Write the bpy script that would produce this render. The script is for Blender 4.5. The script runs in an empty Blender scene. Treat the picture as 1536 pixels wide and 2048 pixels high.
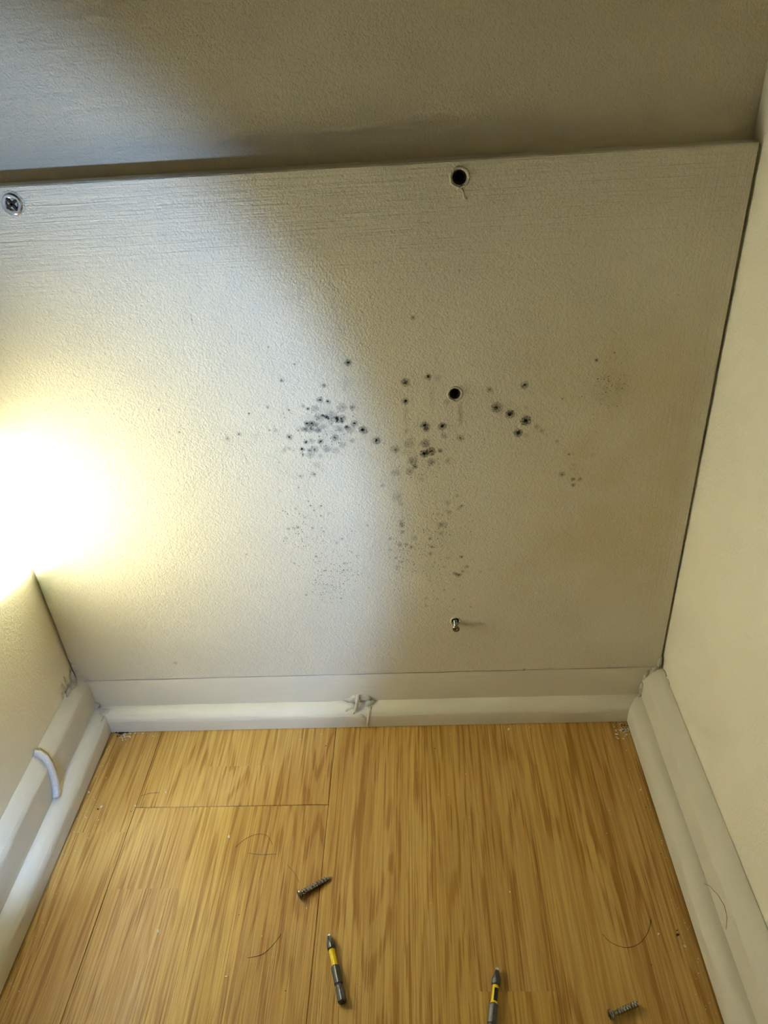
import bpy, bmesh, math, random
import numpy as np
from mathutils import Vector, Matrix

random.seed(7)
scene = bpy.context.scene
COL = scene.collection

# ------------------------------------------------------------------ camera
CAM_H = 0.585
F_PX = 1490.0
cam_d = bpy.data.cameras.new('camera')
cam = bpy.data.objects.new('camera', cam_d)
COL.objects.link(cam)
R = np.array([[0.9979, -0.0364, -0.0529],
              [0.0248, -0.5406, 0.8409],
              [-0.0592, -0.8405, -0.5386]])
_m = Matrix(((R[0, 0], -R[0, 1], -R[0, 2], 0.0),
             (R[1, 0], -R[1, 1], -R[1, 2], 0.0),
             (R[2, 0], -R[2, 1], -R[2, 2], CAM_H),
             (0, 0, 0, 1)))
cam.matrix_world = _m
cam_d.sensor_fit = 'AUTO'
cam_d.sensor_width = 36.0
cam_d.lens = F_PX / 2048.0 * 36.0
cam_d.clip_start = 0.01
scene.camera = cam

# ------------------------------------------------------------------ light
world = bpy.data.worlds.new('world')
scene.world = world
world.use_nodes = True
bg = world.node_tree.nodes['Background']
bg.inputs[0].default_value = (1.0, 0.80, 0.48, 1)      # dim warm ambient from all sides
bg.inputs[1].default_value = 0.02

TORCH = Vector((-0.258, 0.140, 0.325))                 # flashlight held left of the camera
AIM = Vector((-0.386, 0.5265, 0.266))                  # pointed into the left corner


def flashlight():
    """one LED torch; its beam profile (hot spot, corona, flat spill with a soft rim) is a function of the angle off its axis"""
    l = bpy.data.lights.new('flashlight', 'SPOT')
    l.energy = 1.0
    l.spot_size = math.radians(112)
    l.spot_blend = 0.0
    l.shadow_soft_size = 0.010
    l.use_nodes = True
    t = l.node_tree
    em = next(n for n in t.nodes if n.type == 'EMISSION')
    tc = t.nodes.new('ShaderNodeTexCoord')
    sx = t.nodes.new('ShaderNodeSeparateXYZ')
    t.links.new(tc.outputs['Normal'], sx.inputs[0])

    def mth(op, a_, b__=None):
        n = t.nodes.new('ShaderNodeMath'); n.operation = op
        for i, v in enumerate((a_, b__)):
            if v is None: continue
            if isinstance(v, bpy.types.NodeSocket): t.links.new(v, n.inputs[i])
            else: n.inputs[i].default_value = v
        return n.outputs[0]

    def step(v, lo, hi):
        n = t.nodes.new('ShaderNodeMapRange'); n.interpolation_type = 'SMOOTHSTEP'
        t.links.new(v, n.inputs[0])
        for i, x in enumerate((lo, hi, 1.0, 0.0)): n.inputs[i + 1].default_value = x
        return n.outputs[0]

    cz = mth('ABSOLUTE', sx.outputs[2])
    ang = mth('MULTIPLY', mth('ARCCOSINE', mth('MINIMUM', cz, 1.0)), 180 / math.pi)
    tot = None
    for prof, col in ((mth('MULTIPLY', mth('MULTIPLY', step(ang, SPILL[0], SPILL[1]), mth('POWER', cz, -3.4)),
                        mth('SUBTRACT', 1.0, mth('MULTIPLY', step(ang, 16.0, 39.0), 0.97))), SPILL_I),
                      (step(ang, HOT[0], HOT[1]), HOT_I),
                      (mth('POWER', step(ang, CORONA[0], CORONA[1]), 2.0), CORONA_I)):
        m = t.nodes.new('ShaderNodeVectorMath'); m.operation = 'SCALE'
        m.inputs[0].default_value = col
        t.links.new(prof, m.inputs['Scale'])
        if tot is None: tot = m.outputs[0]
        else:
            ad = t.nodes.new('ShaderNodeVectorMath'); ad.operation = 'ADD'
            t.links.new(tot, ad.inputs[0]); t.links.new(m.outputs[0], ad.inputs[1]); tot = ad.outputs[0]
    t.links.new(tot, em.inputs['Color'])
    em.inputs['Strength'].default_value = 1.0
    o = bpy.data.objects.new('flashlight', l)
    o.location = TORCH
    o.rotation_euler = (AIM - TORCH).to_track_quat('-Z', 'Y').to_euler()
    COL.objects.link(o)


SPILL, SPILL_I = (43.5, 51.5), (0.78, 1.22, 2.2)          # degrees of the rim; watts per colour
HOT, HOT_I = (5.0, 11.2), (305.0, 313.0, 284.0)
CORONA, CORONA_I = (9.0, 21.0), (0.0, 0.7, 0.1)
flashlight()

fill = bpy.data.lights.new('fill_lamp', 'POINT')        # unseen warm fill lamp, added behind the camera to lift the ambient
fill.energy = 1.5
fill.color = (1.0, 0.80, 0.50)
fill.shadow_soft_size = 0.12
fill_o = bpy.data.objects.new('fill_lamp', fill)
fill_o.location = (-0.55, -1.5, 1.05)
COL.objects.link(fill_o)

scene.view_settings.view_transform = 'Standard'
scene.view_settings.look = 'None'
scene.view_settings.gamma = 1.0
scene.view_settings.use_curve_mapping = False
scene.view_settings.exposure = 0.0
scene.cycles.use_denoising = True
scene.cycles.max_bounces = 10
scene.cycles.diffuse_bounces = 6
scene.cycles.sample_clamp_indirect = 0.0

# ------------------------------------------------------------------ measured frame of the nook (metres)
FLOOR_L, FLOOR_R, FLOOR_B = -0.327, 0.193, 0.5130      # floor edges at the beading
PANEL_Y = 0.5262                                       # front of the screwed panel
WALL_L, WALL_R, WALL_B = -0.3535, 0.2222, 0.5430
NEAR = -0.55


def ray(px, py):
    v = R @ np.array([px - 768.0, py - 1024.0, F_PX])
    return Vector(v)


def on_floor(px, py, z=0.0):
    w = ray(px, py)
    return Vector((0, 0, CAM_H)) + w * (-(CAM_H - z) / w.z)


def on_back(px, py, y=PANEL_Y):
    w = ray(px, py)
    return Vector((0, 0, CAM_H)) + w * (y / w.y)


def on_side(px, py, x):
    w = ray(px, py)
    return Vector((0, 0, CAM_H)) + w * (x / w.x)


# ------------------------------------------------------------------ helpers
def link(name, bm, mat, parent=None, smooth=False):
    me = bpy.data.meshes.new(name)
    bmesh.ops.recalc_face_normals(bm, faces=bm.faces[:])
    bm.to_mesh(me)
    bm.free()
    if mat:
        me.materials.append(mat)
    if smooth:
        for p in me.polygons:
            p.use_smooth = True
    o = bpy.data.objects.new(name, me)
    COL.objects.link(o)
    if parent:
        o.parent = parent
    return o


def empty(name, loc):
    o = bpy.data.objects.new(name, None)
    o.empty_display_size = 0.01
    o.location = loc
    COL.objects.link(o)
    return o


def tag(o, label=None, cat=None, group=None, kind=None):
    if label: o['label'] = label
    if cat: o['category'] = cat
    if group: o['group'] = group
    if kind: o['kind'] = kind
    return o


def box(bm, x0, x1, y0, y1, z0, z1):
    vs = [bm.verts.new((x, y, z)) for x in (x0, x1) for y in (y0, y1) for z in (z0, z1)]
    for f in ((0, 1, 3, 2), (4, 6, 7, 5), (0, 4, 5, 1), (2, 3, 7, 6), (0, 2, 6, 4), (1, 5, 7, 3)):
        bm.faces.new([vs[i] for i in f])
    return vs


def loft(bm, rings, cap0=True, cap1=True):
    """rings: lists of equal numbers of points"""
    vr = [[bm.verts.new(p) for p in r] for r in rings]
    n = len(vr[0])
    for a, b in zip(vr, vr[1:]):
        for i in range(n):
            j = (i + 1) % n
            bm.faces.new((a[i], a[j], b[j], b[i]))
    if cap0: bm.faces.new(vr[0][::-1])
    if cap1: bm.faces.new(vr[-1])
    return vr


def ring_x(x, r, n, rot=0.0, fn=None, cy=0, cz=0):
    out = []
    for i in range(n):
        a = rot + 2 * math.pi * i / n
        rr = r * (fn(a) if fn else 1.0)
        out.append((x, cy + rr * math.cos(a), cz + rr * math.sin(a)))
    return out


def hex_r(a):                                          # radius of a hexagon (flats = 1) at angle a
    k = (a + math.pi / 6) % (math.pi / 3) - math.pi / 6
    return min(1.0 / math.cos(k), 1.10)


def tube(bm, pts, r, n=8, taper=None):
    rings = []
    for i, p in enumerate(pts):
        a = Vector(pts[max(0, i - 1)]); b = Vector(pts[min(len(pts) - 1, i + 1)])
        t = (b - a).normalized()
        u = t.orthogonal().normalized() if i == 0 else (prev_u - t * prev_u.dot(t)).normalized()
        v = t.cross(u)
        prev_u = u
        rr = r[i] if isinstance(r, (list, tuple)) else r
        rings.append([Vector(p) + (u * math.cos(2 * math.pi * k / n) + v * math.sin(2 * math.pi * k / n)) * rr for k in range(n)])
    loft(bm, rings)


def lump(bm, c, r, squash=(1, 1, 1), sub=2, amp=0.35, seed=0):
    rnd = random.Random(seed)
    g = bmesh.ops.create_icosphere(bm, subdivisions=sub, radius=1.0)
    ph = [rnd.uniform(0, 6.28) for _ in range(6)]
    for v in g['verts']:
        p = v.co.copy()
        k = 1 + amp * (math.sin(3.1 * p.x + ph[0]) * math.sin(2.7 * p.y + ph[1]) + 0.6 * math.sin(5.3 * p.z + ph[2]) * math.sin(4.9 * p.x + ph[3]) + 0.25 * rnd.uniform(-1, 1))
        v.co = Vector(c) + Vector((p.x * squash[0], p.y * squash[1], p.z * squash[2])) * r * k


# ------------------------------------------------------------------ materials
class N:
    def __init__(self, name):
        self.m = bpy.data.materials.new(name)
        self.m.use_nodes = True
        self.t = self.m.node_tree
        self.b = self.t.nodes['Principled BSDF']
        self.out = self.t.nodes['Material Output']

    def n(self, typ, ins=None, **kw):
        nd = self.t.nodes.new(typ)
        for k, v in kw.items():
            setattr(nd, k, v)
        for k, v in (ins or {}).items():
            self.set(nd.inputs[k], v)
        return nd

    def set(self, sock, v):
        if isinstance(v, bpy.types.NodeSocket):
            self.t.links.new(v, sock)
        else:
            sock.default_value = v

    def math(self, op, a, b=None, c=None, clamp=False):
        nd = self.n('ShaderNodeMath', operation=op, use_clamp=clamp)
        self.set(nd.inputs[0], a)
        if b is not None: self.set(nd.inputs[1], b)
        if c is not None: self.set(nd.inputs[2], c)
        return nd.outputs[0]

    def noise(self, vec, scale, detail=3, rough=0.55, dist=0.0, out=0):
        nd = self.n('ShaderNodeTexNoise', {'Vector': vec, 'Scale': scale, 'Detail': detail, 'Roughness': rough, 'Distortion': dist})
        return nd.outputs[out]

    def smooth(self, v, lo, hi, a=0.0, b=1.0):
        nd = self.n('ShaderNodeMapRange', interpolation_type='SMOOTHSTEP')
        for i, x in enumerate((v, lo, hi, a, b)):
            self.set(nd.inputs[i], x)
        return nd.outputs[0]

    def scaled(self, vec, s):
        nd = self.n('ShaderNodeVectorMath', {0: vec, 1: s}, operation='MULTIPLY')
        return nd.outputs[0]

    def mix(self, f, a, b):
        nd = self.n('ShaderNodeMix', data_type='RGBA')
        self.set(nd.inputs[0], f)
        self.set(nd.inputs[6], a)
        self.set(nd.inputs[7], b)
        return nd.outputs[2]


def c4(c): return (c[0], c[1], c[2], 1.0)


CREAM = (0.72, 0.67, 0.53)


def paint(name, color=CREAM, rough=0.5, peel=1.0, brush_top=None, brush_right=None, brush_dir=None, stain=None, tint=0.05):
    s = N(name)
    co = s.n('ShaderNodeTexCoord').outputs['Object']
    xyz = s.n('ShaderNodeSeparateXYZ', {0: co})
    big = s.noise(co, 9, 3)
    col = s.mix(s.smooth(big, 0.3, 0.7, 0.0, 1.0), c4(color), c4([c * (1 - tint) for c in color]))
    h = s.math('MULTIPLY', s.noise(co, 700, 3, 0.6), 1.5 * peel)
    h = s.math('ADD', h, s.math('MULTIPLY', s.noise(co, 320, 2, 0.5), 1.0 * peel))
    h = s.math('ADD', h, s.math('MULTIPLY', s.noise(co, 14, 2, 0.5), 1.2))
    if brush_top is not None:
        m = s.smooth(s.math('ADD', xyz.outputs[2], s.math('MULTIPLY', big, 0.05)), brush_top - 0.03, brush_top + 0.045)
        st = s.noise(s.scaled(co, (14, 1, 640)), 1.0, 3, 0.6, 0.4)
        h = s.math('ADD', h, s.math('MULTIPLY', s.math('MULTIPLY', st, m), 2.4))
    if brush_right is not None:
        m = s.smooth(s.math('ADD', xyz.outputs[0], s.math('MULTIPLY', big, 0.03)), brush_right - 0.02, brush_right + 0.03)
        st = s.noise(s.scaled(co, (640, 1, 14)), 1.0, 3, 0.6, 0.4)
        h = s.math('ADD', h, s.math('MULTIPLY', s.math('MULTIPLY', st, m), 1.5))
    if brush_dir is not None:
        st = s.noise(s.scaled(co, brush_dir), 1.0, 3, 0.6, 0.4)
        h = s.math('ADD', h, s.math('MULTIPLY', st, 1.1))
    if stain is not None:                              # old yellow-brown damp stain that has soaked into the paint
        x0, x1, z0, z1 = stain
        mx = s.math('MULTIPLY', s.smooth(xyz.outputs[0], x0, x0 + 0.05), s.smooth(xyz.outputs[0], x1 - 0.015, x1, 1, 0))
        mz = s.math('MULTIPLY', s.smooth(xyz.outputs[2], z0, z0 + 0.12), s.smooth(xyz.outputs[2], z1 - 0.1, z1, 1, 0))
        mm = s.math('MULTIPLY', s.math('MULTIPLY', mx, mz), s.smooth(s.noise(co, 18, 4), 0.35, 0.65, 0.25, 0.6))
        col = s.mix(mm, col, c4((color[0] * 0.86, color[1] * 0.76, color[2] * 0.52)))
    bump = s.n('ShaderNodeBump', {'Strength': 0.75, 'Distance': 0.0006, 'Height': h})
    s.set(s.b.inputs['Base Color'], col)
    s.set(s.b.inputs['Roughness'], rough)
    s.set(s.b.inputs['Normal'], bump.outputs[0])
    s.b.inputs['Specular IOR Level'].default_value = 0.14
    return s.m


def plain(name, color, rough=0.5, metal=0.0, nscale=400, bump=0.15, var=0.15, spec=0.5):
    s = N(name)
    co = s.n('ShaderNodeTexCoord').outputs['Object']
    nz = s.noise(co, nscale, 3)
    s.set(s.b.inputs['Base Color'], s.mix(s.smooth(nz, 0.3, 0.7), c4(color), c4([c * (1 - var) for c in color])))
    s.set(s.b.inputs['Roughness'], rough)
    s.set(s.b.inputs['Metallic'], metal)
    s.b.inputs['Specular IOR Level'].default_value = spec
    b = s.n('ShaderNodeBump', {'Strength': bump, 'Distance': 0.0002, 'Height': nz})
    s.set(s.b.inputs['Normal'], b.outputs[0])
    return s.m


M_PANEL = paint('panel_paint', brush_top=0.47, brush_right=0.19, stain=(0.05, 0.22, 0.10, 0.46))
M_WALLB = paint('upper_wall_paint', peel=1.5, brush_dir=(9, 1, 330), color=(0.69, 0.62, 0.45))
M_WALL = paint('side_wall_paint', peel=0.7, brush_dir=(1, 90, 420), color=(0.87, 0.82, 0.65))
M_SKIRT = paint('skirting_paint', rough=0.36, peel=0.35, brush_dir=(10, 10, 420), color=(0.70, 0.65, 0.52))
M_CAULK = paint('caulk_paint', color=(0.70, 0.65, 0.50), rough=0.5, peel=2.5)
M_WHITE = plain('plaster_crumb', (0.80, 0.78, 0.70), 0.8, nscale=900)
M_FILLER = plain('white_filler', (0.78, 0.76, 0.71), 0.55, nscale=700, bump=0.5)
M_OLDEDGE = plain('aged_filler', (0.34, 0.26, 0.10), 0.6, nscale=700)
M_DARKHOLE = plain('dark_brown_recess', (0.035, 0.022, 0.012), 0.8, nscale=900)  # dark brown of the hole linings and screw slots
M_SUB = plain('dark_subfloor', (0.02, 0.016, 0.012), 0.9)
M_STEEL = plain('screw_steel', (0.42, 0.41, 0.38), 0.25, 1.0, nscale=500, bump=0.2, var=0.4)
M_CHROME = plain('screw_head_steel', (0.72, 0.72, 0.74), 0.22, 1.0, nscale=500, bump=0.1)
M_GUN = plain('black_oxide_steel', (0.105, 0.105, 0.10), 0.36, 0.45, nscale=600, bump=0.15, var=0.3)
M_TIP = plain('worn_bit_tip', (0.62, 0.60, 0.57), 0.28, 1.0, nscale=600)
M_YELLOW = plain('yellow_sleeve', (0.95, 0.68, 0.012), 0.4, nscale=400, bump=0.05, var=0.08)
M_PRINT = plain('black_print', (0.012, 0.012, 0.012), 0.5)
M_HAIR = plain('brown_hair', (0.05, 0.025, 0.012), 0.45)
M_GRIT = plain('grey_dust', (0.36, 0.33, 0.29), 0.9, nscale=900)
M_DARKGRIT = plain('dark_dirt', (0.035, 0.025, 0.015), 0.9, nscale=900)


def mold_shadow_mat():
    s = N('mold_and_shadow')
    tc = s.n('ShaderNodeTexCoord')
    co = tc.outputs['Object']
    oi = s.n('ShaderNodeObjectInfo')
    rgb = s.n('ShaderNodeSeparateColor', {0: oi.outputs['Color']})
    off = s.math('MULTIPLY', oi.outputs['Random'], 60.0)
    sh = s.n('ShaderNodeVectorMath', {0: co}, operation='ADD')
    cx = s.n('ShaderNodeCombineXYZ', {0: off, 1: off, 2: off})
    s.set(sh.inputs[1], cx.outputs[0])
    wob = s.noise(sh.outputs[0], 2.2, 2)
    ln = s.n('ShaderNodeVectorMath', {0: co}, operation='LENGTH').outputs['Value']
    r = s.math('ADD', ln, s.math('MULTIPLY', s.math('SUBTRACT', wob, 0.5), 0.75))
    halo = s.smooth(r, 0.12, 0.92, 1, 0)
    ring = s.math('MULTIPLY', s.smooth(r, 0.45, 0.66), s.smooth(r, 0.66, 0.9, 1, 0))
    sp = s.smooth(s.noise(sh.outputs[0], 5.5, 2, 0.6), 0.48, 0.62)
    body = s.math('MULTIPLY', s.math('ADD', halo, s.math('MULTIPLY', ring, 0.35)), s.math('MULTIPLY_ADD', sp, 0.85, 0.42))
    core = s.math('MULTIPLY', s.smooth(r, 0.05, 0.36, 1, 0), rgb.outputs[1])
    edge = s.smooth(ln, 0.82, 0.98, 1, 0)
    al = s.math('MULTIPLY', s.math('ADD', s.math('MULTIPLY', body, rgb.outputs[0]), core), edge, clamp=True)
    tr = s.n('ShaderNodeBsdfTransparent')
    mx = s.n('ShaderNodeMixShader', {0: al, 1: tr.outputs[0], 2: s.b.outputs[0]})
    s.b.inputs['Base Color'].default_value = (0.018, 0.016, 0.008, 1)
    s.b.inputs['Roughness'].default_value = 0.9
    s.b.inputs['Specular IOR Level'].default_value = 0.1
    s.t.links.new(mx.outputs[0], s.out.inputs[0])
    return s.m


M_MOLD_SHADOW = mold_shadow_mat()  # mold, and the painted shadow beside the snapped screw
M_SPECK = plain('mold_speck', (0.10, 0.095, 0.065), 0.9)


def oak(name):
    """three-strip oak laminate print: x across the plank, y along it"""
    s = N(name)
    co = s.n('ShaderNodeTexCoord').outputs['Object']
    oi = s.n('ShaderNodeObjectInfo')
    xyz = s.n('ShaderNodeSeparateXYZ', {0: co})
    W = PLANK_W / 3.0
    q = s.math('DIVIDE', xyz.outputs[0], W)
    strip = s.math('FLOOR', q)
    # printed strip joints staggered along y
    w1 = s.n('ShaderNodeTexWhiteNoise', noise_dimensions='2D')
    s.set(w1.inputs['Vector'], s.n('ShaderNodeCombineXYZ', {0: strip, 1: s.math('MULTIPLY', oi.outputs['Random'], 91.0)}).outputs[0])
    yy = s.math('DIVIDE', s.math('ADD', xyz.outputs[1], w1.outputs['Value']), 0.62)
    cell = s.math('FLOOR', yy)
    w2 = s.n('ShaderNodeTexWhiteNoise', noise_dimensions='2D')
    s.set(w2.inputs['Vector'], s.n('ShaderNodeCombineXYZ', {0: strip, 1: s.math('ADD', cell, s.math('MULTIPLY', oi.outputs['Random'], 37.0))}).outputs[0])
    rnd = w2.outputs['Value']
    off = s.n('ShaderNodeCombineXYZ', {0: s.math('MULTIPLY', rnd, 3.1), 1: s.math('MULTIPLY', rnd, 7.7), 2: s.math('MULTIPLY', rnd, 5.0)})
    p = s.n('ShaderNodeVectorMath', {0: co, 1: off.outputs[0]}, operation='ADD').outputs[0]
    # cathedral figure: slow field along y whose level lines are the growth rings
    fld = s.noise(s.scaled(p, (20, 1.7, 1)), 1.0, 2, 0.45, 0.15)
    jit = s.noise(s.scaled(p, (260, 9, 1)), 1.0, 3, 0.6)
    ringv = s.math('SINE', s.math('ADD', s.math('MULTIPLY', fld, 95.0), s.math('MULTIPLY', jit, 4.0)))
    rings = s.smooth(ringv, -0.4, 1.0)
    fine = s.noise(s.scaled(p, (500, 9, 1)), 1.0, 2, 0.55, 0.35)
    lines = s.smooth(fine, 0.43, 0.60)
    pores = s.smooth(s.noise(s.scaled(p, (820, 18, 1)), 1.0, 1, 0.5), 0.50, 0.62)
    mid = s.noise(s.scaled(p, (42, 1.1, 1)), 1.0, 3, 0.6, 0.3)
    base = s.mix(s.smooth(mid, 0.3, 0.7), c4((0.63, 0.41, 0.115)), c4((0.52, 0.315, 0.072)))
    base = s.mix(s.math('MULTIPLY', lines, s.smooth(rings, 0, 1, 0.38, 0.85)), base, c4((0.34, 0.165, 0.022)))
    base = s.mix(s.math('MULTIPLY', pores, s.smooth(rings, 0, 1, 0.25, 0.7)), base, c4((0.30, 0.140, 0.018)))
    base = s.mix(s.math('MULTIPLY', s.smooth(ringv, 0.55, 1.0), 0.22), base, c4((0.36, 0.17, 0.025)))
    tone = s.n('ShaderNodeHueSaturation', {'Color': base, 'Value': s.smooth(rnd, 0, 1, 0.92, 1.06), 'Hue': s.smooth(rnd, 0, 1, 0.495, 0.502)})
    s.set(s.b.inputs['Base Color'], tone.outputs[0])
    s.set(s.b.inputs['Roughness'], s.smooth(fine, 0.3, 0.7, 0.30, 0.42))
    s.b.inputs['Specular IOR Level'].default_value = 0.45
    b = s.n('ShaderNodeBump', {'Strength': 0.35, 'Distance': 0.00025, 'Height': s.math('SUBTRACT', 1.0, s.math('ADD', s.math('MULTIPLY', fine, 0.6), pores))})
    s.set(s.b.inputs['Normal'], b.outputs[0])
    return s.m


# ------------------------------------------------------------------ setting: floor
SEAM_A = on_floor(272, 1612).x
SEAM_B = on_floor(657, 1612).x
END_Y = on_floor(460, 1612).y
PLANK_W = SEAM_B - SEAM_A
M_OAK = oak('oak_laminate')

bm = bmesh.new()
box(bm, -0.352, 0.220, NEAR, 0.542, -0.016, -0.0085)
floor = tag(link('floor', bm, M_SUB), kind='structure')


def plank(x0, x1, y0, y1, g=0.0001, c=0.0003):
    x0, x1, y0, y1 = x0 + g, x1 - g, y0 + g, y1 - g
    bm = bmesh.new()
    rings = [[(x0, y0, -0.008), (x1, y0, -0.008), (x1, y1, -0.008), (x0, y1, -0.008)],
             [(x0, y0, -c), (x1, y0, -c), (x1, y1, -c), (x0, y1, -c)],
             [(x0 + c, y0 + c, 0), (x1 - c, y0 + c, 0), (x1 - c, y1 - c, 0), (x0 + c, y1 - c, 0)]]
    cx = SEAM_A + PLANK_W * math.floor((0.5 * (x0 + x1) - SEAM_A) / PLANK_W)
    rings = [[(p[0] - cx, p[1], p[2]) for p in r] for r in rings]
    loft(bm, rings)
    o = link('plank', bm, M_OAK, floor)
    o.location.x = cx
    return o


LO, RO = FLOOR_L - 0.0065, FLOOR_R + 0.0065
BO = FLOOR_B + 0.006
plank(LO, SEAM_A, 0.05, BO)
plank(LO, SEAM_A, NEAR, 0.05)
plank(SEAM_A, SEAM_B, END_Y, BO, 0.00018, 0.0005)
plank(SEAM_A, SEAM_B, NEAR, END_Y, 0.00018, 0.0005)
plank(SEAM_B, SEAM_B + PLANK_W, 0.10, BO)
plank(SEAM_B, SEAM_B + PLANK_W, NEAR, 0.10)
plank(SEAM_B + PLANK_W, RO, -0.1, BO)
plank(SEAM_B + PLANK_W, RO, NEAR, -0.1)

# ------------------------------------------------------------------ setting: walls
TOP = 1.15
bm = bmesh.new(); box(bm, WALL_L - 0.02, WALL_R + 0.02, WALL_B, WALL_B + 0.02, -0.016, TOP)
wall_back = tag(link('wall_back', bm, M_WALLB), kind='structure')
bm = bmesh.new(); box(bm, WALL_L - 0.02, WALL_L, NEAR, WALL_B, -0.016, TOP)
wall_left = tag(link('wall_left', bm, M_WALL), kind='structure')
bm = bmesh.new(); box(bm, WALL_R, WALL_R + 0.02, NEAR, WALL_B, -0.016, TOP)
wall_right = tag(link('wall_right', bm, M_WALL), kind='structure')


# skirting boards: a chamfered board with a rounded beading strip at its foot
def arc_bead(h, d, lift):
    pts = [(0.0, lift), (0.0, h - d * 0.86)]
    for k in range(1, 8):
        a = k / 7 * math.radians(84)
        pts.append((d * (1 - math.cos(a)), h - d * 0.86 + d * 0.86 * math.sin(a)))
    pts += [(d + 0.0006, h), (d + 0.0006, lift)]
    return pts


def extrude_profile(name, prof, place, a0, a1, mat, parent=None, nseg=26, wob=0.00035, seed=1):
    rnd = random.Random(seed)
    bm = bmesh.new()
    rings = []
    for i in range(nseg + 1):
        t = a0 + (a1 - a0) * i / nseg
        w = rnd.uniform(-wob, wob)
        rings.append([place(d + (w if 0.0001 < d < 0.02 else 0), z + w * 0.6 if z > 0.006 else z, t) for d, z in prof])
    loft(bm, rings)
    o = link(name, bm, mat, parent)
    me = o.data
    for p in me.polygons:
        p.use_smooth = True
    me.set_sharp_from_angle(angle=math.radians(38))
    return o


def right_at(d, z, t): return (FLOOR_R + d, t, z)
def left_at(d, z, t): return (FLOOR_L - d, t, z)
def back_at(d, z, t): return (t, FLOOR_B + d, z)


prof_r = [(0.0140, 0.0), (0.0136, 0.024), (0.0136, 0.047), (0.0142, 0.0495), (0.0160, 0.0520), (0.0225, 0.0585), (0.0262, 0.0612), (0.0287, 0.0618), (0.0287, 0.0)]
b = tag(extrude_profile('baseboard_right', prof_r, right_at, NEAR, 0.527, M_SKIRT, seed=2), kind='structure')
tag(extrude_profile('beading', arc_bead(0.0245, 0.0135, 0.0012), right_at, NEAR, FLOOR_B + 0.010, M_SKIRT, b, seed=3))
prof_l = [(0.0145, 0.0), (0.0141, 0.025), (0.0141, 0.0525), (0.0150, 0.0560), (0.0180, 0.0595), (0.0225, 0.0635), (0.0252, 0.0655), (0.0262, 0.0657), (0.0262, 0.0)]
b_left = tag(extrude_profile('baseboard_left', prof_l, left_at, NEAR, 0.527, M_SKIRT, seed=4), kind='structure')
tag(extrude_profile('beading', arc_bead(0.0255, 0.0140, 0.0020), left_at, NEAR, FLOOR_B + 0.010, M_SKIRT, b_left, wob=0.00018, seed=5))
prof_b = [(0.0140, 0.0), (0.0138, 0.024), (0.0138, 0.0585), (0.0143, 0.0594), (0.0240, 0.0594), (0.0240, 0.0)]
b_back = tag(extrude_profile('baseboard_back', prof_b, back_at, FLOOR_L - 0.0255, FLOOR_R + 0.028, M_SKIRT, seed=6), kind='structure')
tag(extrude_profile('beading', arc_bead(0.0238, 0.0134, 0.0006), back_at, FLOOR_L - 0.012, FLOOR_R + 0.012, M_SKIRT, b_back, seed=7))

# ------------------------------------------------------------------ the screwed panel
P_TL = (WALL_L + 0.0014, 0.5157)
P_TR = (on_back(1521, 284).x, on_back(1521, 284).z)
P_BR = (on_back(1322, 1318).x + 0.0005, 0.0602)
P_BL = (WALL_L + 0.0019, 0.0602)
HOLES = [(on_back(919, 355), 0.0054), (on_back(910, 788), 0.0050), (on_back(911, 1242), 0.0040)]


def make_panel():
    y0, c, th = PANEL_Y, 0.0011, 0.0160
    bm = bmesh.new()
    cx = (P_TL[0] + P_TR[0]) / 2
    corners = [P_BL, P_BR, P_TR, P_TL]
    outer = []
    for i in range(4):
        a, b_ = corners[i], corners[(i + 1) % 4]
        n = 40
        for k in range(n):
            t = k / n
            outer.append((a[0] + (b_[0] - a[0]) * t, a[1] + (b_[1] - a[1]) * t, i))
    rnd = random.Random(3)
    front, mid, back = [], [], []
    nout = len(outer)
    for idx, (x, z, side) in enumerate(outer):
        j = rnd.uniform(-0.00018, 0.00018)
        inx = {0: (0, 1), 1: (-1, 0), 2: (0, -1), 3: (1, 0)}[side]
        if idx % 40 == 0:
            inx = {0: (1, 1), 1: (-1, 1), 2: (-1, -1), 3: (1, -1)}[side]
        front.append(bm.verts.new((x + inx[0] * (c + j), y0, z + inx[1] * (c + j))))
        mid.append(bm.verts.new((x + inx[0] * 0.0001, y0 + c * 0.9, z + inx[1] * 0.0001)))
        back.append(bm.verts.new((x, y0 + th, z)))
    edges = []
    for i in range(nout):
        edges.append(bm.edges.new((front[i], front[(i + 1) % nout])))
    rims = []
    for h, r in HOLES:
        vs = []
        for k in range(20):
            a = 2 * math.pi * k / 20
            rr = r * (1 + rnd.uniform(-0.07, 0.07))
            vs.append(bm.verts.new((h.x + rr * math.cos(a), y0, h.z + rr * math.sin(a))))
        for k in range(20):
            edges.append(bm.edges.new((vs[k], vs[(k + 1) % 20])))
        rims.append((h, r, vs))
    bmesh.ops.triangle_fill(bm, edges=edges, use_beauty=True)
    for i in range(nout):
        j = (i + 1) % nout
        bm.faces.new((front[i], front[j], mid[j], mid[i]))
        bm.faces.new((mid[i], mid[j], back[j], back[i]))
    bm.faces.new(back)
    for h, r, vs in rims:                               # countersunk bores
        prev = vs
        for (dy, kr) in ((0.0022, 0.72), (0.0085, 0.62)):
            cur = [bm.verts.new((h.x + (v.co.x - h.x) * kr, y0 + dy, h.z + (v.co.z - h.z) * kr)) for v in vs]
            for k in range(20):
                bm.faces.new((prev[k], prev[(k + 1) % 20], cur[(k + 1) % 20], cur[k]))
            prev = cur
        bm.faces.new(prev)
    return link('access_panel', bm, M_PANEL)


panel = tag(make_panel(), 'large cream painted board screwed to the back wall, dotted with black mold', 'panel')

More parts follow.
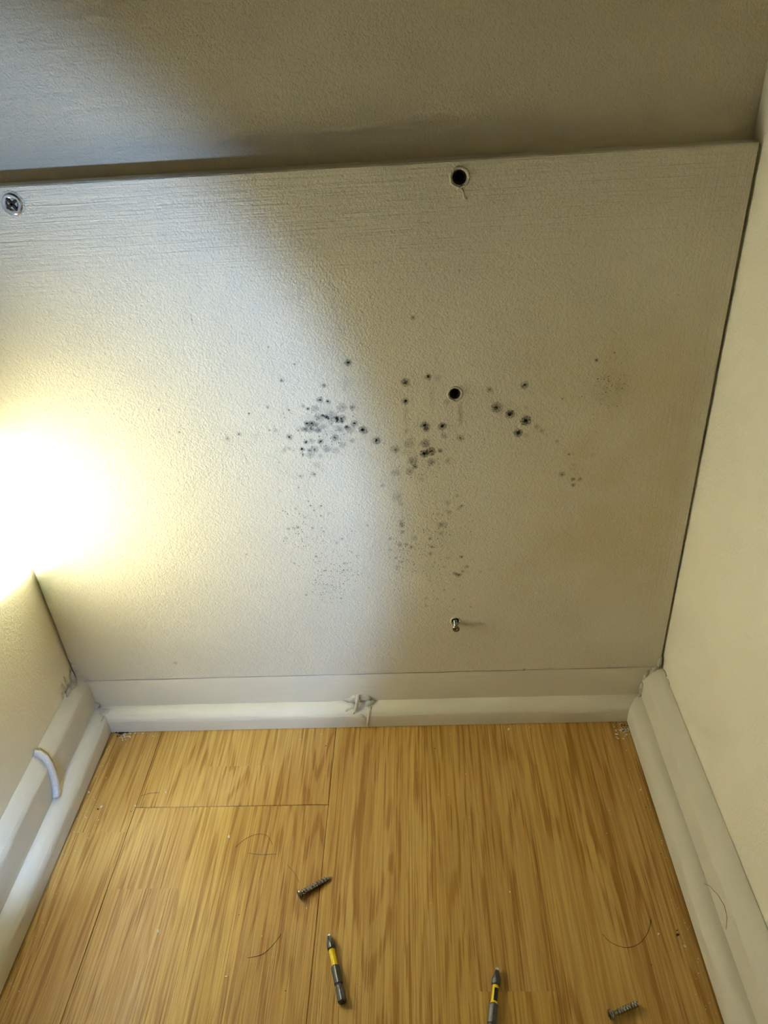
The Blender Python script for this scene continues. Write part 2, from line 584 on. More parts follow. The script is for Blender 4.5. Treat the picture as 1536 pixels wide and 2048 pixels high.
# torn paint rims and dark brown lining of the empty screw holes
for i, (h, r) in enumerate(HOLES):
    bm = bmesh.new()
    rings = []
    rnd = random.Random(20 + i)
    jit = [rnd.uniform(-0.14, 0.18) for _ in range(24)]
    for (kr, dy) in ((0.97, 0.0004), (1.02, -0.0007), (1.10, -0.0010), (1.19, -0.0006), (1.30, 0.0001)):
        rings.append([(h.x + r * (kr + jit[k] * 0.35) * math.cos(2 * math.pi * k / 24), PANEL_Y + dy * (1 + 2 * jit[k]),
                       h.z + r * (kr + jit[k] * 0.35) * math.sin(2 * math.pi * k / 24)) for k in range(24)])
    loft(bm, rings, False, False)
    rim = link('screw_hole', bm, M_CAULK, panel, True)
    bm = bmesh.new()
    rings = [[(h.x + r * kr * math.cos(2 * math.pi * k / 20), PANEL_Y + dy, h.z + r * kr * math.sin(2 * math.pi * k / 20)) for k in range(20)]
             for (kr, dy) in ((0.85, 0.0007), (0.70, 0.0018), (0.60, 0.0026), (0.54, 0.0080))]
    loft(bm, rings, False, True)
    link('hole_lining', bm, M_DARKHOLE, rim)

# dried paint run under the top hole
d0, d1, d2 = on_back(923, 376), on_back(928, 394), on_back(934, 399)
bm = bmesh.new()
tube(bm, [d0, (d0 + d1) / 2 + Vector((0.0003, 0, 0)), d1, d2], [0.0009, 0.0008, 0.0011, 0.0009], 8)
tag(link('paint_run', bm, M_CAULK, panel, True))


def cross_socket(bm, c, r, y, w):
    for ang in (0.55, 0.55 + math.pi / 2):
        u = Vector((math.cos(ang), 0, math.sin(ang))); v = Vector((-math.sin(ang), 0, math.cos(ang)))
        pts = [c + u * r + v * w, c - u * r + v * w, c - u * r - v * w, c + u * r - v * w]
        f = [bm.verts.new((p.x, y, p.z)) for p in pts]
        g = [bm.verts.new((p.x, y + 0.0012, p.z)) for p in pts]
        bm.faces.new(f)
        for k in range(4):
            bm.faces.new((f[k], f[(k + 1) % 4], g[(k + 1) % 4], g[k]))


# shiny screw still in the panel at its upper left
c = on_back(25, 408)
bm = bmesh.new()
rings = []
for (r, dy) in ((0.0070, 0.0002), (0.0069, -0.0006), (0.0060, -0.0014), (0.0044, -0.0013), (0.0036, -0.0008), (0.0026, 0.0008)):
    rings.append([(c.x + r * math.cos(2 * math.pi * k / 28), PANEL_Y + dy, c.z + r * math.sin(2 * math.pi * k / 28)) for k in range(28)])
loft(bm, rings, False, True)
sc_head = tag(link('screw', bm, M_CHROME, panel), 'shiny steel screw head set in the board')
bm = bmesh.new()
cross_socket(bm, Vector((c.x, 0, c.z)), 0.0048, PANEL_Y - 0.00145, 0.0008)
link('cross_slot', bm, M_DARKHOLE, sc_head)
bm = bmesh.new()
rings = [[(c.x + r * (1 + 0.06 * math.sin(3 * k)) * math.cos(2 * math.pi * k / 28), PANEL_Y + dy, c.z + r * (1 + 0.06 * math.sin(3 * k)) * math.sin(2 * math.pi * k / 28)) for k in range(28)]
         for (r, dy) in ((0.0071, -0.0001), (0.0077, -0.0006), (0.0088, 0.0001))]
loft(bm, rings, False, False)
link('paint_rim', bm, M_CAULK, sc_head, True)

# snapped screw sticking out of the lowest hole
h = HOLES[2][0]
bm = bmesh.new()
rings = []
for k in range(60):
    t = k / 59
    y = PANEL_Y + 0.006 - t * 0.0150
    rings.append([(h.x + (0.0017 + 0.00045 * math.cos(a - t * 6 * 6.283)) * math.cos(a), y, h.z - 0.0008 + (0.0017 + 0.00045 * math.cos(a - t * 6 * 6.283)) * math.sin(a)) for a in [2 * math.pi * i / 14 for i in range(14)]])
loft(bm, rings)
stub = tag(link('screw', bm, M_STEEL, panel), 'threaded screw end sticking out of the board')
bm = bmesh.new()
rings = [[(h.x + r * math.cos(2 * math.pi * k / 18), PANEL_Y + dy, h.z - 0.0008 + r * math.sin(2 * math.pi * k / 18)) for k in range(18)]
         for (r, dy) in ((0.0020, -0.0084), (0.0032, -0.0092), (0.0034, -0.0100), (0.0031, -0.0106), (0.0016, -0.0104), (0.0010, -0.0092))]
loft(bm, rings, True, True)
link('screw_head', bm, M_STEEL, stub)

# ------------------------------------------------------------------ mold colonies on the panel, and a painted screw shadow
MOLD = [  # px, py, radius, strength, core
    (537,694,2.5,.6,1),(696,725,8,.75,.9),(563,761,5,.5,.3),(589,728,3,.5,.4),(648,771,5,.6,.4),(640,800,7,.6,.4),(656,803,6,.5,1),
    (535,814,4,.5,.2),(498,827,3.5,.5,1),(578,820,4,.3,1),(567,827,2.5,.4,.2),(607,812,5,.4,.2),(616,817,4.5,.5,.7),(630,816,8,.35,0),
    (683,814,11,.3,0),(705,814,6.5,.55,.4),(638,834,10,.35,0),(646,831,4,.6,.8),(653,834,5,.7,1),(657,837,3,.7,1),(663,834,13,.35,0),
    (673,836,5,.7,1),(674,842,5,.6,.6),(683,836,9,.45,.6),(684,843,5,.5,.5),(614,847,7,.5,.8),(624,846,6,.7,1),(632,849,6,.5,.1),
    (621,856,11,.45,.2),(599,858,7,.22,0),(610,859,7,.5,.2),(637,860,6.5,.5,.1),(646,853,6,.3,0),(680,858,9,.3,0),(693,854,5,.7,.8),
    (700,857,10,.4,0),(709,846,7.5,.6,.9),(726,860,10,.75,1),(753,881,9,.7,.9),(539,860,3,.6,.5),(551,860,5,.3,.1),(478,868,5,.5,.3),
    (455,877,6,.35,.2),(511,872,7,.15,0),(579,874,6.5,.5,.7),(612,884,5,.5,1),(623,882,6,.25,0),(641,883,7,.5,.7),(670,875,8,.45,.5),
    (705,881,6,.35,0),(685,890,7.5,.3,0),(604,898,6,.5,1),(606,908,3.5,.4,1),(606,912,3,.3,1),(619,901,5,.4,.3),(629,899,8,.35,.2),
    (654,897,8.5,.3,0),(672,900,7,.22,0),(571,897,7,.22,.1),(579,896,4,.3,0),(567,903,6,.2,0),(620,910,8,.3,.1),(641,912,6,.15,0),
    (558,925,4,.25,.1),(634,930,9,.25,0),(601,952,4.5,.4,.6),(628,948,6.5,.4,.5),(597,975,2.5,.3,1),(560,981,5,.2,0),(790,898,10,.5,.2),
    (765,971,5,.4,.2),(792,945,9,.4,.1),(811,765,10,.75,.5),(811,802,8,.6,.9),(826,635,5.5,.6,.3),(856,753,7.5,.7,1),(875,756,8,.28,0),
    (850,851,10,.8,1),(885,852,9.5,.75,1),(853,859,6,.6,.3),(894,804,7.5,.4,.1),(921,876,8,.6,.4),(889,871,8,.22,0),(850,886,10,.45,.2),
    (849,907,10,.75,.6),(862,902,10,.7,.4),(880,901,5,.5,.2),(862,924,9.5,.4,.1),(825,922,10,.4,0),(830,933,5.5,.6,1),(820,942,9,.5,.1),
    (841,957,7,.22,0),(818,886,11,.28,0),(812,863,7,.22,0),(897,922,8,.28,0),(979,779,7.5,.55,.6),(993,815,12,.85,.5),(1020,828,10.5,.95,.9),
    (1051,841,11.5,.95,.8),(1036,865,9.5,.9,1),(1073,853,7,.4,.1),(1083,861,6,.45,.1),(1053,870,6,.2,0),(1051,815,6,.2,0),(1049,770,9,.8,.6),
    (1193,720,5,.7,.9),(1125,797,3,.5,.4),(1113,882,5,.35,.1),(1138,908,3.5,.5,.4),(1185,910,5,.18,0),(1124,948,7,.6,.2),(1146,958,5,.45,.1),
    (1160,958,5,.35,0),(1146,970,5,.5,.1),(1148,929,4,.2,0),(1041,907,3.5,.3,.1),(914,991,5,.4,.1),(794,993,12,.28,0),(802,1007,7,.35,0),
    (896,1005,7,.32,0),(923,1011,4,.3,1),(918,1016,5,.4,0),(898,1024,6.5,.4,.1),(875,1028,5,.28,0),(802,1043,6.5,.35,0),(804,1051,6.5,.5,.3),
    (805,1063,5,.45,.2),(887,1048,8.5,.4,0),(878,1050,7,.28,0),(882,1066,5,.4,.1),(860,1077,4.5,.5,.4),(864,1093,4.5,.5,.6),(861,1107,5,.5,.4),
    (828,1076,7.5,.4,0),(780,1077,4,.4,.1),(800,1089,6.5,.4,.1),(812,1088,4,.5,.2),(823,1094,5,.5,.4),(781,1099,4,.4,.1),(791,1116,4,.35,.1),
    (803,1123,4,.4,.2),(795,1134,6.5,.35,.1),(923,1113,5,.6,.5),(933,1133,5,.6,.6),(917,1149,6.5,.6,.4),(909,1146,5,.5,.2),(926,1142,3.5,.5,.2),
    (896,1115,5,.28,0),(960,1143,4,.28,.1),(981,1138,6,.15,0),(888,1133,3,.4,.2),(888,1179,3.5,.35,.2),(860,1161,4,.3,.1),(852,1196,4,.32,.1),
    (875,1197,3,.35,.2),(908,1198,3,.35,.2),(852,1211,5,.28,.1),(941,1213,3,.4,.5),(617,1002,2.6,.4,1),(621,1011,3,.4,1),(628,1020,3,.4,.6),
    (643,1011,2.8,.4,.8),(642,1031,3,.4,.6),(638,1013,5,.18,0),(658,1026,4,.3,.1),(592,1017,4,.28,.1),(599,1027,3,.4,.3),(610,1034,4,.28,.1),
    (577,1057,4,.5,.6),(596,1054,3.6,.5,.7),(589,1056,4,.35,.1),(625,1055,4,.4,.3),(647,1062,3,.4,.3),(566,1021,2.5,.4,.5),(572,1076,4.5,.28,.1),
    (685,1077,3,.4,.5),(674,1085,3,.3,.1),(735,1050,3,.4,.3),(589,1126,3,.4,.5),(632,1112,3,.4,.8),(638,1122,3,.3,.3),(690,1126,3.5,.4,.3),
    (704,1104,3,.3,.2),(651,1140,3,.4,.4),(687,1140,3,.4,.5),(613,1189,3,.4,.4),(682,1196,3,.4,.4),(318,819,3,.4,.8),(359,864,3.4,.4,.4),
    (228,827,2.5,.3,.5),(253,839,2.5,.3,.5),(383,799,4,.2,0),(244,1112,2.6,.3,.5),(493,1108,3,.4,.3),(306,958,3,.3,.2),(918,541,3,.35,.2),
    (351,1325,5,.3,.1),(1048,1338,4,.4,.3),
]
bm = bmesh.new()
cv = bm.verts.new((0, -0.03, 0))
rim = [bm.verts.new((math.cos(2 * math.pi * k / 16), 0, math.sin(2 * math.pi * k / 16))) for k in range(16)]
for k in range(16):
    bm.faces.new((cv, rim[(k + 1) % 16], rim[k]))
spot0 = link('mold_spot', bm, M_MOLD_SHADOW, panel)
STREAKS_AND_SHADOW = [(921, 828, 7, 34, .35), (812, 832, 7, 40, .22), (863, 792, 8, 44, .14), (692, 768, 5, 34, .12), (1220, 775, 48, 52, .13),
           (1150, 950, 22, 26, .1), (648, 842, 52, 40, .10), (655, 890, 55, 40, .08), (850, 900, 60, 45, .08), (945, 1248, 36, 6, .28)]  # last entry is the snapped screw's cast shadow, painted on; the rest is mold


def put_spot(o, px, py, rx, rz, stg, core, i):
    p = on_back(px, py)
    o.location = (p.x, PANEL_Y - 0.00012 - 2e-6 * i, p.z)
    e = on_back(px + 1, py)
    mm = (e - p).length
    o.scale = (rx * mm, 0.002, rz * mm)
    o.rotation_euler.y = random.uniform(-0.4, 0.4) if abs(rx - rz) < 1 else 0
    o.color = (stg, core, 0, 1)


for i, (px, py, r, stg, core) in enumerate(MOLD):
    o = spot0 if i == 0 else spot0.copy()
    if i:
        COL.objects.link(o)
        o.parent = panel
    put_spot(o, px, py, r * 1.22, r * 1.22, stg, core * 0.95, i)
for j, (px, py, rx, rz, stg) in enumerate(STREAKS_AND_SHADOW):
    o = spot0.copy()
    o.name = 'mold_streak_and_shadow'
    COL.objects.link(o)
    o.parent = panel
    put_spot(o, px, py, rx, rz, stg, 0, len(MOLD) + j)

# fine peppering of specks, too many to count
bm = bmesh.new()
rnd = random.Random(11)
FIELDS = [(655, 1175, 45, 40, 130), (690, 1140, 40, 35, 60), (805, 1090, 45, 60, 90), (640, 870, 55, 45, 90), (860, 1130, 70, 70, 60), (880, 1040, 45, 40, 50),
          (600, 1060, 45, 50, 50), (655, 1110, 60, 50, 60), (1215, 775, 40, 45, 50), (845, 930, 60, 40, 60)]
for (fx, fy, sx, sy, n) in FIELDS:
    for _ in range(n):
        p = on_back(fx + rnd.gauss(0, sx * .55), fy + rnd.gauss(0, sy * .55))
        r = rnd.uniform(0.00022, 0.00052)
        a0 = rnd.uniform(0, 6)
        vs = [bm.verts.new((p.x + r * rnd.uniform(.7, 1.2) * math.cos(a0 + k * 1.257), PANEL_Y - 0.00022, p.z + r * rnd.uniform(.7, 1.2) * math.sin(a0 + k * 1.257))) for k in range(5)]
        bm.faces.new(vs)
tag(link('mold_specks', bm, M_SPECK, panel), kind='stuff')

# pale scuffs in the paint
bm = bmesh.new()
for (x0, y0, x1, y1, w) in ((379, 592, 383, 612, .5), (382, 628, 384, 650, .6), (517, 690, 520, 706, .5), (540, 712, 549, 740, .4), (394, 770, 392, 796, .4), (1355, 588, 1360, 594, .8), (1143, 288, 1148, 296, .5), (433, 822, 436, 842, .5), (487, 908, 498, 930, .4), (818, 836, 822, 841, .9), (930, 1240, 975, 1250, .25)):
    a, b_ = on_back(x0, y0), on_back(x1, y1)
    a.y = b_.y = PANEL_Y
    tube(bm, [a, (a + b_) / 2, b_], [w * .0002, w * .00045, w * .0002], 6)
tag(link('paint_ridges', bm, M_CAULK, panel, True), kind='stuff')

# ------------------------------------------------------------------ lumps of filler and painted-over caulk in the corners
def corner_caulk(parent, pts, seed, mat=M_CAULK):
    bm = bmesh.new()
    for i, (p, r, sq) in enumerate(pts):
        lump(bm, p, r, sq, 2, 0.3, seed + i)
    return link('caulk', bm, mat, parent, True)


def S(px, py, x): return on_side(px, py, x)


corner_caulk(b_left, [((-0.3525, 0.524, 0.068), .0055, (.45, .6, 1.8)), ((-0.3515, 0.522, 0.058), .005, (.6, .8, 1.2)),
                      ((-0.351, 0.518, 0.0635), .004, (.8, 1.5, .7)), ((-0.3515, 0.508, 0.0655), .0026, (.8, 2.2, .8)),
                      ((-0.353, 0.513, 0.075), .0016, (.5, 1, 4.0)), ((-0.353, 0.506, 0.073), .0013, (.5, 1, 4.5)), ((-0.353, 0.500, 0.0685), .0016, (.6, 1.5, 2.2)),
                      ((-0.3425, 0.5245, 0.045), .0022, (.8, .8, 5.0)), ((-0.3405, 0.524, 0.028), .0045, (1, .7, .8)),
                      ((-0.335, 0.519, 0.020), .0042, (.9, .9, 1.3)), ((-0.3335, 0.512, 0.0215), .003, (1.2, 1.6, .7)), ((-0.331, 0.522, 0.0225), .003, (1.8, 1, .6))], 40)
corner_caulk(b, [((0.2190, 0.525, 0.068), .0042, (.5, .6, 2.0)), ((0.2165, 0.525, 0.060), .0042, (.9, .6, .9)), ((0.2085, 0.5245, 0.050), .0030, (.8, .7, 2.6)),
                 ((0.2060, 0.524, 0.035), .0028, (.8, .6, 2.5)), ((0.2052, 0.523, 0.0255), .0022, (1, .7, .7)),
                 ((0.2215, 0.515, 0.0635), .0016, (.7, 3, .9)), ((0.2218, 0.505, 0.0628), .0012, (.7, 3, .9))], 60)

# torn corner of the panel's paint, lower left
bm = bmesh.new()
for i, (px, py, w) in enumerate(((137, 1316, 7), (143, 1328, 9), (150, 1342, 9), (160, 1354, 10), (172, 1358, 9))):
    p = on_back(px + 3, py)
    lump(bm, (p.x, PANEL_Y + 0.0002, p.z), 0.0005 * w * .55, (1.25, .3, .7), 1, .4, 80 + i)
link('torn_paint', bm, M_CAULK, panel, True)

# painted-over knot of filler in the middle of the back beading
bm = bmesh.new()
k0 = on_back(716, 1392, FLOOR_B + 0.012)
lump(bm, (k0.x + .001, FLOOR_B + 0.0128, 0.0275), .0062, (2.2, .55, .75), 2, .35, 90)
lump(bm, (k0.x - .007, FLOOR_B + 0.0070, 0.0200), .0055, (1.2, .6, .9), 2, .35, 91)
lump(bm, (k0.x + .0115, FLOOR_B + 0.0098, 0.0235), .0046, (1.1, .6, .9), 2, .3, 92)
lump(bm, (k0.x + .003, FLOOR_B + 0.0012, 0.0095), .0040, (1.4, .5, 2.0), 2, .2, 93)
knot = tag(link('caulk', bm, M_CAULK, b_back, True))
bm = bmesh.new()
tube(bm, [(k0.x + .0005, FLOOR_B + 0.0128, 0.0330), (k0.x - .0008, FLOOR_B + 0.0078, 0.0290), (k0.x - .0022, FLOOR_B + 0.0036, 0.0235), (k0.x - .0050, FLOOR_B + 0.0022, 0.0170)],
     [.0014, .0019, .0018, .0008], 8)
link('caulk_strand', bm, M_CAULK, knot, True)
bm = bmesh.new()
tube(bm, [(k0.x + .0120, FLOOR_B + 0.0070, 0.0225), (k0.x + .0110, FLOOR_B + 0.0022, 0.0180), (k0.x + .0088, FLOOR_B - 0.0002, 0.0090), (k0.x + .0080, FLOOR_B - 0.0006, 0.0015)],
     [.0018, .0016, .0013, .0010], 8)
link('caulk_strand', bm, M_CAULK, knot, True)

# white strand of filler hanging over the left skirting
X0 = FLOOR_L - 0.0262
pts = [S(68, 1506, X0 + 0.001), S(78, 1507, X0 + 0.004), S(90, 1515, X0 + 0.0095), S(99, 1529, X0 + 0.0128), S(106, 1547, X0 + 0.0140), S(111, 1567, X0 + 0.0145), S(113, 1583, X0 + 0.0150), S(112, 1595, X0 + 0.0165)]
bm = bmesh.new()
tube(bm, pts, [.0030, .0032, .0031, .0030, .0030, .0032, .0033, .0026], 12)
strand = tag(link('filler_strand', bm, M_FILLER, None, True), 'white curl of dried filler stuck over the left skirting board', 'filler')
bm = bmesh.new()
tube(bm, [p + Vector((0.0004, 0.0022, 0.0006)) for p in pts[:-1]], [.0021, .0024, .0022, .0020, .0018, .0017, .0012], 8)
tag(link('aged_edge', bm, M_OLDEDGE, strand, True), 'yellowed brown edge')

# ------------------------------------------------------------------ loose screwdriver bits
def place_axis(o, p_tip, p_end, z):
    """local +x runs from the tip to the end, lying on the floor"""
    d = (p_end - p_tip); d.z = 0
    o.location = (p_tip.x, p_tip.y, z)
    o.rotation_euler = (0, 0, math.atan2(d.y, d.x))


def make_bit(label, blunt, printed):
    FL = 0.003175
    t = empty('screwdriver_bit', (0, 0, 0))
    tag(t, label, 'screwdriver bit', 'loose screwdriver bits')
    n = 24
    rot = 0
    # cross-shaped point
    def star(k): return lambda a: 1 - k * (0.5 + 0.5 * math.cos(4 * a)) ** 0.7
    bm = bmesh.new()
    if not blunt:
        spec = [(0.0, .0006, .1), (.0012, .0013, .4), (.0030, .0019, .45), (.0050, .0026, .30), (.0068, .0031, .10)]
    else:
        spec = [(0.0, .0012, .15), (.0008, .0016, .35), (.0030, .0019, .40), (.0052, .0026, .25), (.0068, .0031, .08)]
    rings = [ring_x(x, r, n, rot, star(k)) for x, r, k in spec]
    rings.append(ring_x(.0078, FL * .96, n, rot, hex_r))
    loft(bm, rings)
    tip = link('cross_tip', bm, M_GUN, t)
    bm = bmesh.new()
    rings = [ring_x(x, r, n, rot, star(k)) for x, r, k in ((-.0002, .0005 if not blunt else .0011, .1), (.0006, .00125 if not blunt else .00165, .25), (.0019, .00175 if not blunt else .00185, .38))]
    loft(bm, rings)
    tag(link('worn_point', bm, M_TIP, tip), 'bright worn metal point')
    bm = bmesh.new()
    loft(bm, [ring_x(.0078, FL * .96, n, rot, hex_r), ring_x(.0086, FL, n, rot, hex_r), ring_x(.0116, FL, n, rot, hex_r), ring_x(.0123, FL * .9, n, rot), ring_x(.0126, FL * .72, n, rot)])
    link('collar', bm, M_GUN, t)
    bm = bmesh.new()
    loft(bm, [ring_x(.0124, .0024, n), ring_x(.0130, .0023, n), ring_x(.0236, .0023, n), ring_x(.0242, .0026, n), ring_x(.0248, .0026, n)])
    sl = link('sleeve', bm, M_YELLOW, t, False)
    for p in sl.data.polygons: p.use_smooth = len(p.vertices) == 4
    if printed:                                         # black printed band with illegible pale characters
        bm = bmesh.new()
        r1 = .00236
        for k in range(6):
            a0, a1 = math.radians(18 + k * 14), math.radians(18 + (k + 1) * 14)
            q = [bm.verts.new((x, r1 * math.cos(a), r1 * math.sin(a))) for x, a in ((.0146, a0), (.0232, a0), (.0232, a1), (.0146, a1))]
            bm.faces.new(q)
        pb = link('printed_band', bm, M_PRINT, sl)
        bm = bmesh.new()
        r1 = .00239
        for i, x in enumerate((.0158, .0172, .0184, .0199, .0213)):
            for (a, dx, da) in ((40, .0007, 8), (58, .0003, 14)):
                a0, a1 = math.radians(a), math.radians(a + da)
                q = [bm.verts.new((xx, r1 * math.cos(aa), r1 * math.sin(aa))) for xx, aa in ((x, a0), (x + dx * .6, a0), (x + dx * .6, a1), (x, a1))]
                bm.faces.new(q)
        tag(link('print_marks', bm, M_GRIT, sl), kind='stuff')
    bm = bmesh.new()
    loft(bm, [ring_x(.0244, FL * .74, n, rot), ring_x(.0256, FL * .97, n, rot, hex_r), ring_x(.0262, FL, n, rot, hex_r), ring_x(.0375, FL, n, rot, hex_r), ring_x(.0381, FL * .86, n, rot),
              ring_x(.0390, FL * .80, n, rot), ring_x(.0402, FL * .84, n, rot), ring_x(.0418, FL * .97, n, rot, hex_r), ring_x(.0425, FL, n, rot, hex_r),
              ring_x(.0498, FL, n, rot, hex_r), ring_x(.0508, FL * .82, n, rot)])
    sh = link('hex_shank', bm, M_GUN, t)
    return t


bit1 = make_bit('yellow-banded black screwdriver bit lying nearer the middle, wholly in view below the screw', False, False)
place_axis(bit1, on_floor(657, 1868, .003), on_floor(684, 2001, .003), .0032)
bit2 = make_bit('yellow-banded black screwdriver bit cut off by the bottom edge, with black print', True, True)
p0, p1 = on_floor(995, 1936, .003), on_floor(984.5, 2038, .003)
place_axis(bit2, p0, p1, .0032)


# ------------------------------------------------------------------ loose screws
def make_screw(label, length, r_core, r_thread, pitch, r_head, head_h, pointed, smooth_len):
    t = empty('loose_screw', (0, 0, 0))
    tag(t, label, 'screw', 'loose screws on the floor')
    bm = bmesh.new()
    n = 16
    x0 = head_h
    m = int((length - x0) / pitch * 10)
    rings = []
    for i in range(m + 1):
        x = x0 + (length - x0) * i / m
        rem = (length - x)
        k = min(1.0, rem / .006) if pointed else min(1.0, (rem + .0012) / .0018)
        ring = []
        for j in range(n):
            a = 2 * math.pi * j / n
            ph = (x / pitch - a / (2 * math.pi)) % 1.0
            th = max(0.0, 1 - abs(ph - .5) / .26)
            if x < x0 + smooth_len: th = 0
            r = (r_core + (r_thread - r_core) * th) * max(k, .06)
            ring.append((x, r * math.cos(a), r * math.sin(a)))
        rings.append(ring)
    loft(bm, rings)
    link('threaded_shank', bm, M_STEEL, t)
    bm = bmesh.new()
    prof = [(head_h * 1.9, r_core * 1.02), (head_h * 1.25, r_head * .72), (head_h * .95, r_head * .97), (head_h * .6, r_head), (head_h * .25, r_head * .95), (0.0, r_head * .74), (0.0002, r_head * .30), (.0012, r_head * .16)]
    loft(bm, [ring_x(x, r, 28) for x, r in prof])
    hd = link('screw_head', bm, M_STEEL, t)
    bm = bmesh.new()
    for ang in (0.4, 0.4 + math.pi / 2):
        u = Vector((0, math.cos(ang), math.sin(ang))); v = Vector((0, -math.sin(ang), math.cos(ang)))
        q = [u * s1 * r_head * .62 + v * s2 * r_head * .13 for s1, s2 in ((1, 1), (-1, 1), (-1, -1), (1, -1))]
        f = [bm.verts.new((-.00008, p.y, p.z)) for p in q]
        g = [bm.verts.new((.0006, p.y, p.z)) for p in q]
        bm.faces.new(f)
        for k in range(4):
            bm.faces.new((f[k], f[(k + 1) % 4], g[(k + 1) % 4], g[k]))
    link('cross_slot', bm, M_DARKHOLE, hd)
    return t


def lay_screw(o, ph, pt, length, r_head, r_tip):
    d = (pt - ph); d.z = 0
    yaw = math.atan2(d.y, d.x)
    pitch = math.asin((r_head - r_tip) / length)
    o.rotation_euler = (0, pitch, yaw)
    o.location = (ph.x, ph.y, r_head * math.cos(pitch) + .0001)


h0, t0 = on_floor(597, 1791, .0033), on_floor(664, 1752, .0015)
L1 = (t0 - h0).length
s1 = make_screw('pointed steel screw lying between the skirting and the fully visible bit', L1, .0019, .0028, .0026, .0038, .0016, True, .0012)
lay_screw(s1, h0, t0, L1, .0038, .0010)
h0, t0 = on_floor(1219, 2032, .0033), on_floor(1276, 2008, .0018)
L2 = (t0 - h0).length
s2 = make_screw('blunt steel screw lying in the bottom right, with a domed head', L2, .0017, .0024, .0022, .0038, .0019, False, .004)
lay_screw(s2, h0, t0, L2, .0038, .0023)

# ------------------------------------------------------------------ paint chips, crumbs and hairs on the floor
CHIPS = [  # px, py, size mm, label
    (458, 1674, 1.9, 'white paint chip alone on the middle left plank'),
    (317, 1864, 1.7, 'narrow white paint chip on the left of the floor, level with the yellow bit tip'),
    (203, 1614, 1.5, 'small white chip near the left beading, beside a dark crumb'),
    (172, 1636, 1.2, 'white chip close to the left beading, nearest its crack'),
    (178, 1585, 1.4, 'white chip against the left beading below the filler curl'),
    (271, 1612, 1.1, 'tiny pale chip at the left end of the plank joint'),
    (332, 1585, 1.0, 'tiny pale chip just above the plank joint'),
    (1017, 1459, 1.6, 'white chip at the foot of the back skirting, right of centre'),
    (1281, 1580, 1.2, 'tiny white chip beside the right beading'),
    (1020, 1784, .9, 'tiny white crumb alone on the middle right of the floor'),
    (1317, 1868, 1.0, 'tiny white crumb left of the dark spot on the right'),
    (1370, 1893, 1.1, 'tiny white crumb below the dark spot on the right'),
    (453, 1953, 1.2, 'pale crumb left of the fully visible bit'),
    (614, 1816, .8, 'tiny pale crumb under the pointed screw'),
    (725, 1453, 1.8, 'pale flake at the foot of the painted filler knot'),
]
for i, (px, py, mm, lab) in enumerate(CHIPS):
    p = on_floor(px, py)
    bm = bmesh.new()
    lump(bm, (0, 0, 0), mm * .001, (1.0, .62, .42), 1, .35, 120 + i)
    zmin = min(v.co.z for v in bm.verts)
    o = link('paint_chip', bm, M_WHITE)
    o.location = (p.x, p.y, -zmin)
    o.rotation_euler.z = random.uniform(0, 3)
    tag(o, lab, 'paint chip', 'paint chips on the floor')

# crumbs heaped in the two back corners and grit along the beading: nobody could count them
rnd = random.Random(5)


def heap(name, mat, pts, seed, label):
    bm = bmesh.new()
    for i, (x, y, r) in enumerate(pts):
        lump(bm, (x, y, r * .5), r, (1.2, .8, .6), 1, .35, seed + i)
    return tag(link(name, bm, mat), label, 'debris', kind='stuff')


pts = []
for _ in range(34):
    p = on_floor(1240 + rnd.gauss(0, 10), 1462 + rnd.gauss(0, 7))
    pts.append((min(p.x, FLOOR_R - .001), min(p.y, FLOOR_B - .001), rnd.uniform(.0004, .0011)))
heap('plaster_crumbs', M_WHITE, pts, 200, 'white plaster crumbs heaped in the right back corner of the floor')
pts = []
for _ in range(26):
    p = on_floor(240 + abs(rnd.gauss(0, 18)), 1466 + abs(rnd.gauss(0, 6)))
    pts.append((max(p.x, FLOOR_L + .001), min(p.y, FLOOR_B - .001), rnd.uniform(.0003, .0009)))
heap('plaster_crumbs', M_WHITE, pts, 260, 'white plaster crumbs scattered in the left back corner of the floor')
pts = []
for _ in range(30):
    p = on_floor(233 + abs(rnd.gauss(0, 9)), 1462 + abs(rnd.gauss(0, 4)))
    pts.append((max(p.x, FLOOR_L + .0005), min(p.y, FLOOR_B - .0005), rnd.uniform(.0005, .0013)))
for _ in range(14):
    p = on_floor(1248 + rnd.gauss(0, 5), 1455 + rnd.gauss(0, 4))
    pts.append((min(p.x, FLOOR_R - .0005), min(p.y, FLOOR_B - .0005), rnd.uniform(.0004, .001)))
heap('dirt', M_DARKGRIT, pts, 300, 'dark dirt packed into the back corners of the floor')
pts = []
for _ in range(150):
    u = rnd.random()
    if u < .35: p = Vector((FLOOR_L + abs(rnd.gauss(0, .010)) + .001, rnd.uniform(.2, .51), 0))
    elif u < .65: p = Vector((FLOOR_R - abs(rnd.gauss(0, .008)) - .001, rnd.uniform(.2, .51), 0))
    elif u < .8: p = Vector((rnd.uniform(FLOOR_L, FLOOR_R), FLOOR_B - abs(rnd.gauss(0, .006)) - .001, 0))
    else: p = Vector((rnd.uniform(FLOOR_L, FLOOR_R), rnd.uniform(.22, .5), 0))
    pts.append((p.x, p.y, rnd.uniform(.0002, .00048)))
heap('floor_grit', M_WHITE, pts, 340, 'pale specks of grit along the skirting and over the floor')
pts = []
for (px, py, r) in ((1355, 1870, .0013), (1354, 1861, .0006), (262, 1623, .0005), (196, 1619, .0009), (478, 1830, .0005), (652, 1492, .0006), (571, 1982, .0005), (1303, 1930, .0004), (1322, 1708, .0006), (1292, 1615, .0005), (870, 1497, .0005), (720, 1975, .0004)):
    p = on_floor(px, py)
    pts.append((p.x, p.y, r))
heap('dirt', M_DARKGRIT, pts, 520, 'dark specks of dirt lying on the laminate floor')

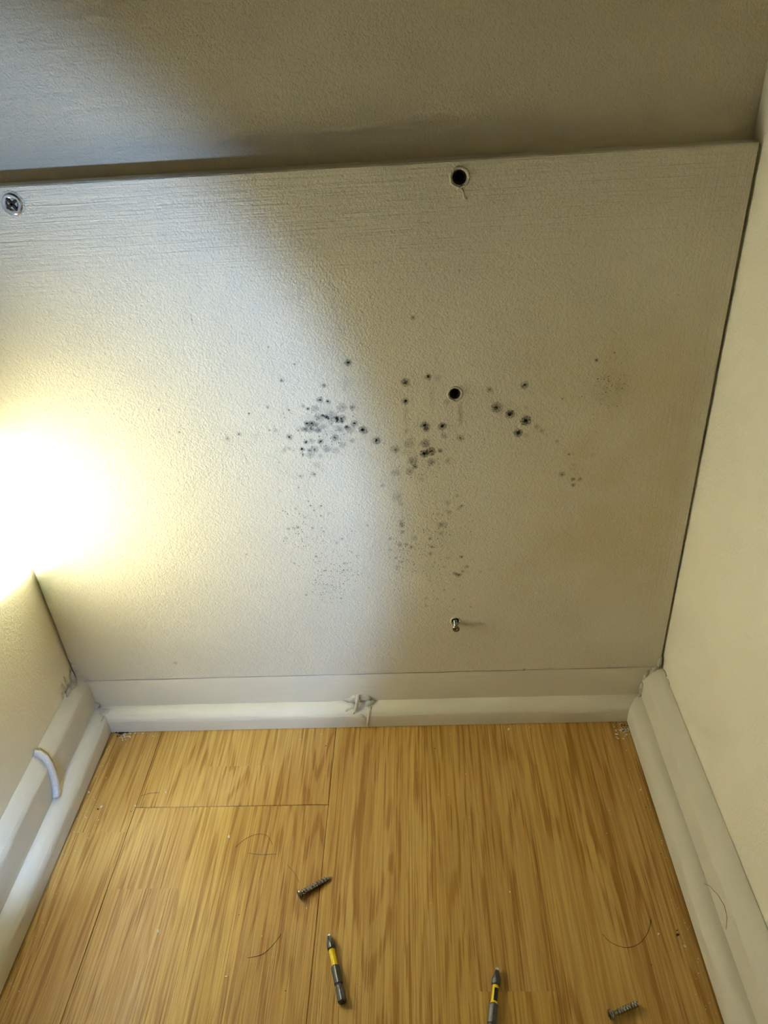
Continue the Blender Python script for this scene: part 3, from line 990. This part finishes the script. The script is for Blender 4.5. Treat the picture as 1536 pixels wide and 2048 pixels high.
HAIRS = [
    ([(1205, 1868, 0), (1218, 1882, 0), (1240, 1893, 0), (1262, 1894, 0), (1282, 1884, 0), (1296, 1864, 0), (1302, 1838, 0)], 'thin dark hair curving over the floor left of the right beading'),
    ([(470, 1695, 0), (490, 1678, 0), (515, 1668, 0), (535, 1672, 0), (545, 1690, 0)], 'thin faint hair looping on the floor right of the white chip'),
    ([(497, 1706, 0), (520, 1709, 0), (552, 1708, 0)], 'short faint hair lying crosswise right of the white chip'),
    ([(575, 1730, 0), (590, 1748, 0), (598, 1765, 0)], 'short faint hair just above the pointed screw head'),
    ([(282, 1592, 0), (298, 1587, 0), (318, 1585, 0)], 'short dark hair above the left end of the plank joint'),
    ([(495, 1916, 0), (525, 1908, 0), (550, 1885, 0), (562, 1868, 0)], 'faint hair curving left of the bit tip'),
]
for pl, lab in HAIRS:
    bm = bmesh.new()
    P = [on_floor(x, y, .00025) for x, y, _ in pl]
    fine = []
    for i in range(len(P) - 1):                          # Catmull-Rom
        p0_, p1_, p2_, p3_ = P[max(0, i - 1)], P[i], P[i + 1], P[min(len(P) - 1, i + 2)]
        for k in range(5):
            t = k / 5
            fine.append(.5 * ((2 * p1_) + (p2_ - p0_) * t + (2 * p0_ - 5 * p1_ + 4 * p2_ - p3_) * t * t + (3 * p1_ - p0_ - 3 * p2_ + p3_) * t ** 3))
    fine.append(P[-1])
    tube(bm, fine, .00016, 5)
    tag(link('hair', bm, M_HAIR, None, True), lab, 'hair', 'hairs on the floor')

# hair lying over the right beading and skirting face
bm = bmesh.new()
P = [S(1352, 1762, FLOOR_R + .0002)]
for (px, py, x) in ((1372, 1759, .0045), (1395, 1763, .0095), (1418, 1771, .0128), (1436, 1790, .0133), (1449, 1812, .0133), (1454, 1835, .0133), (1452, 1858, .0131)):
    P.append(S(px, py, FLOOR_R + x - .0003))
tube(bm, P, .00016, 5)
tag(link('hair', bm, M_HAIR, None, True), 'long thin hair draped over the right beading and skirting', 'hair', 'hairs on the floor')
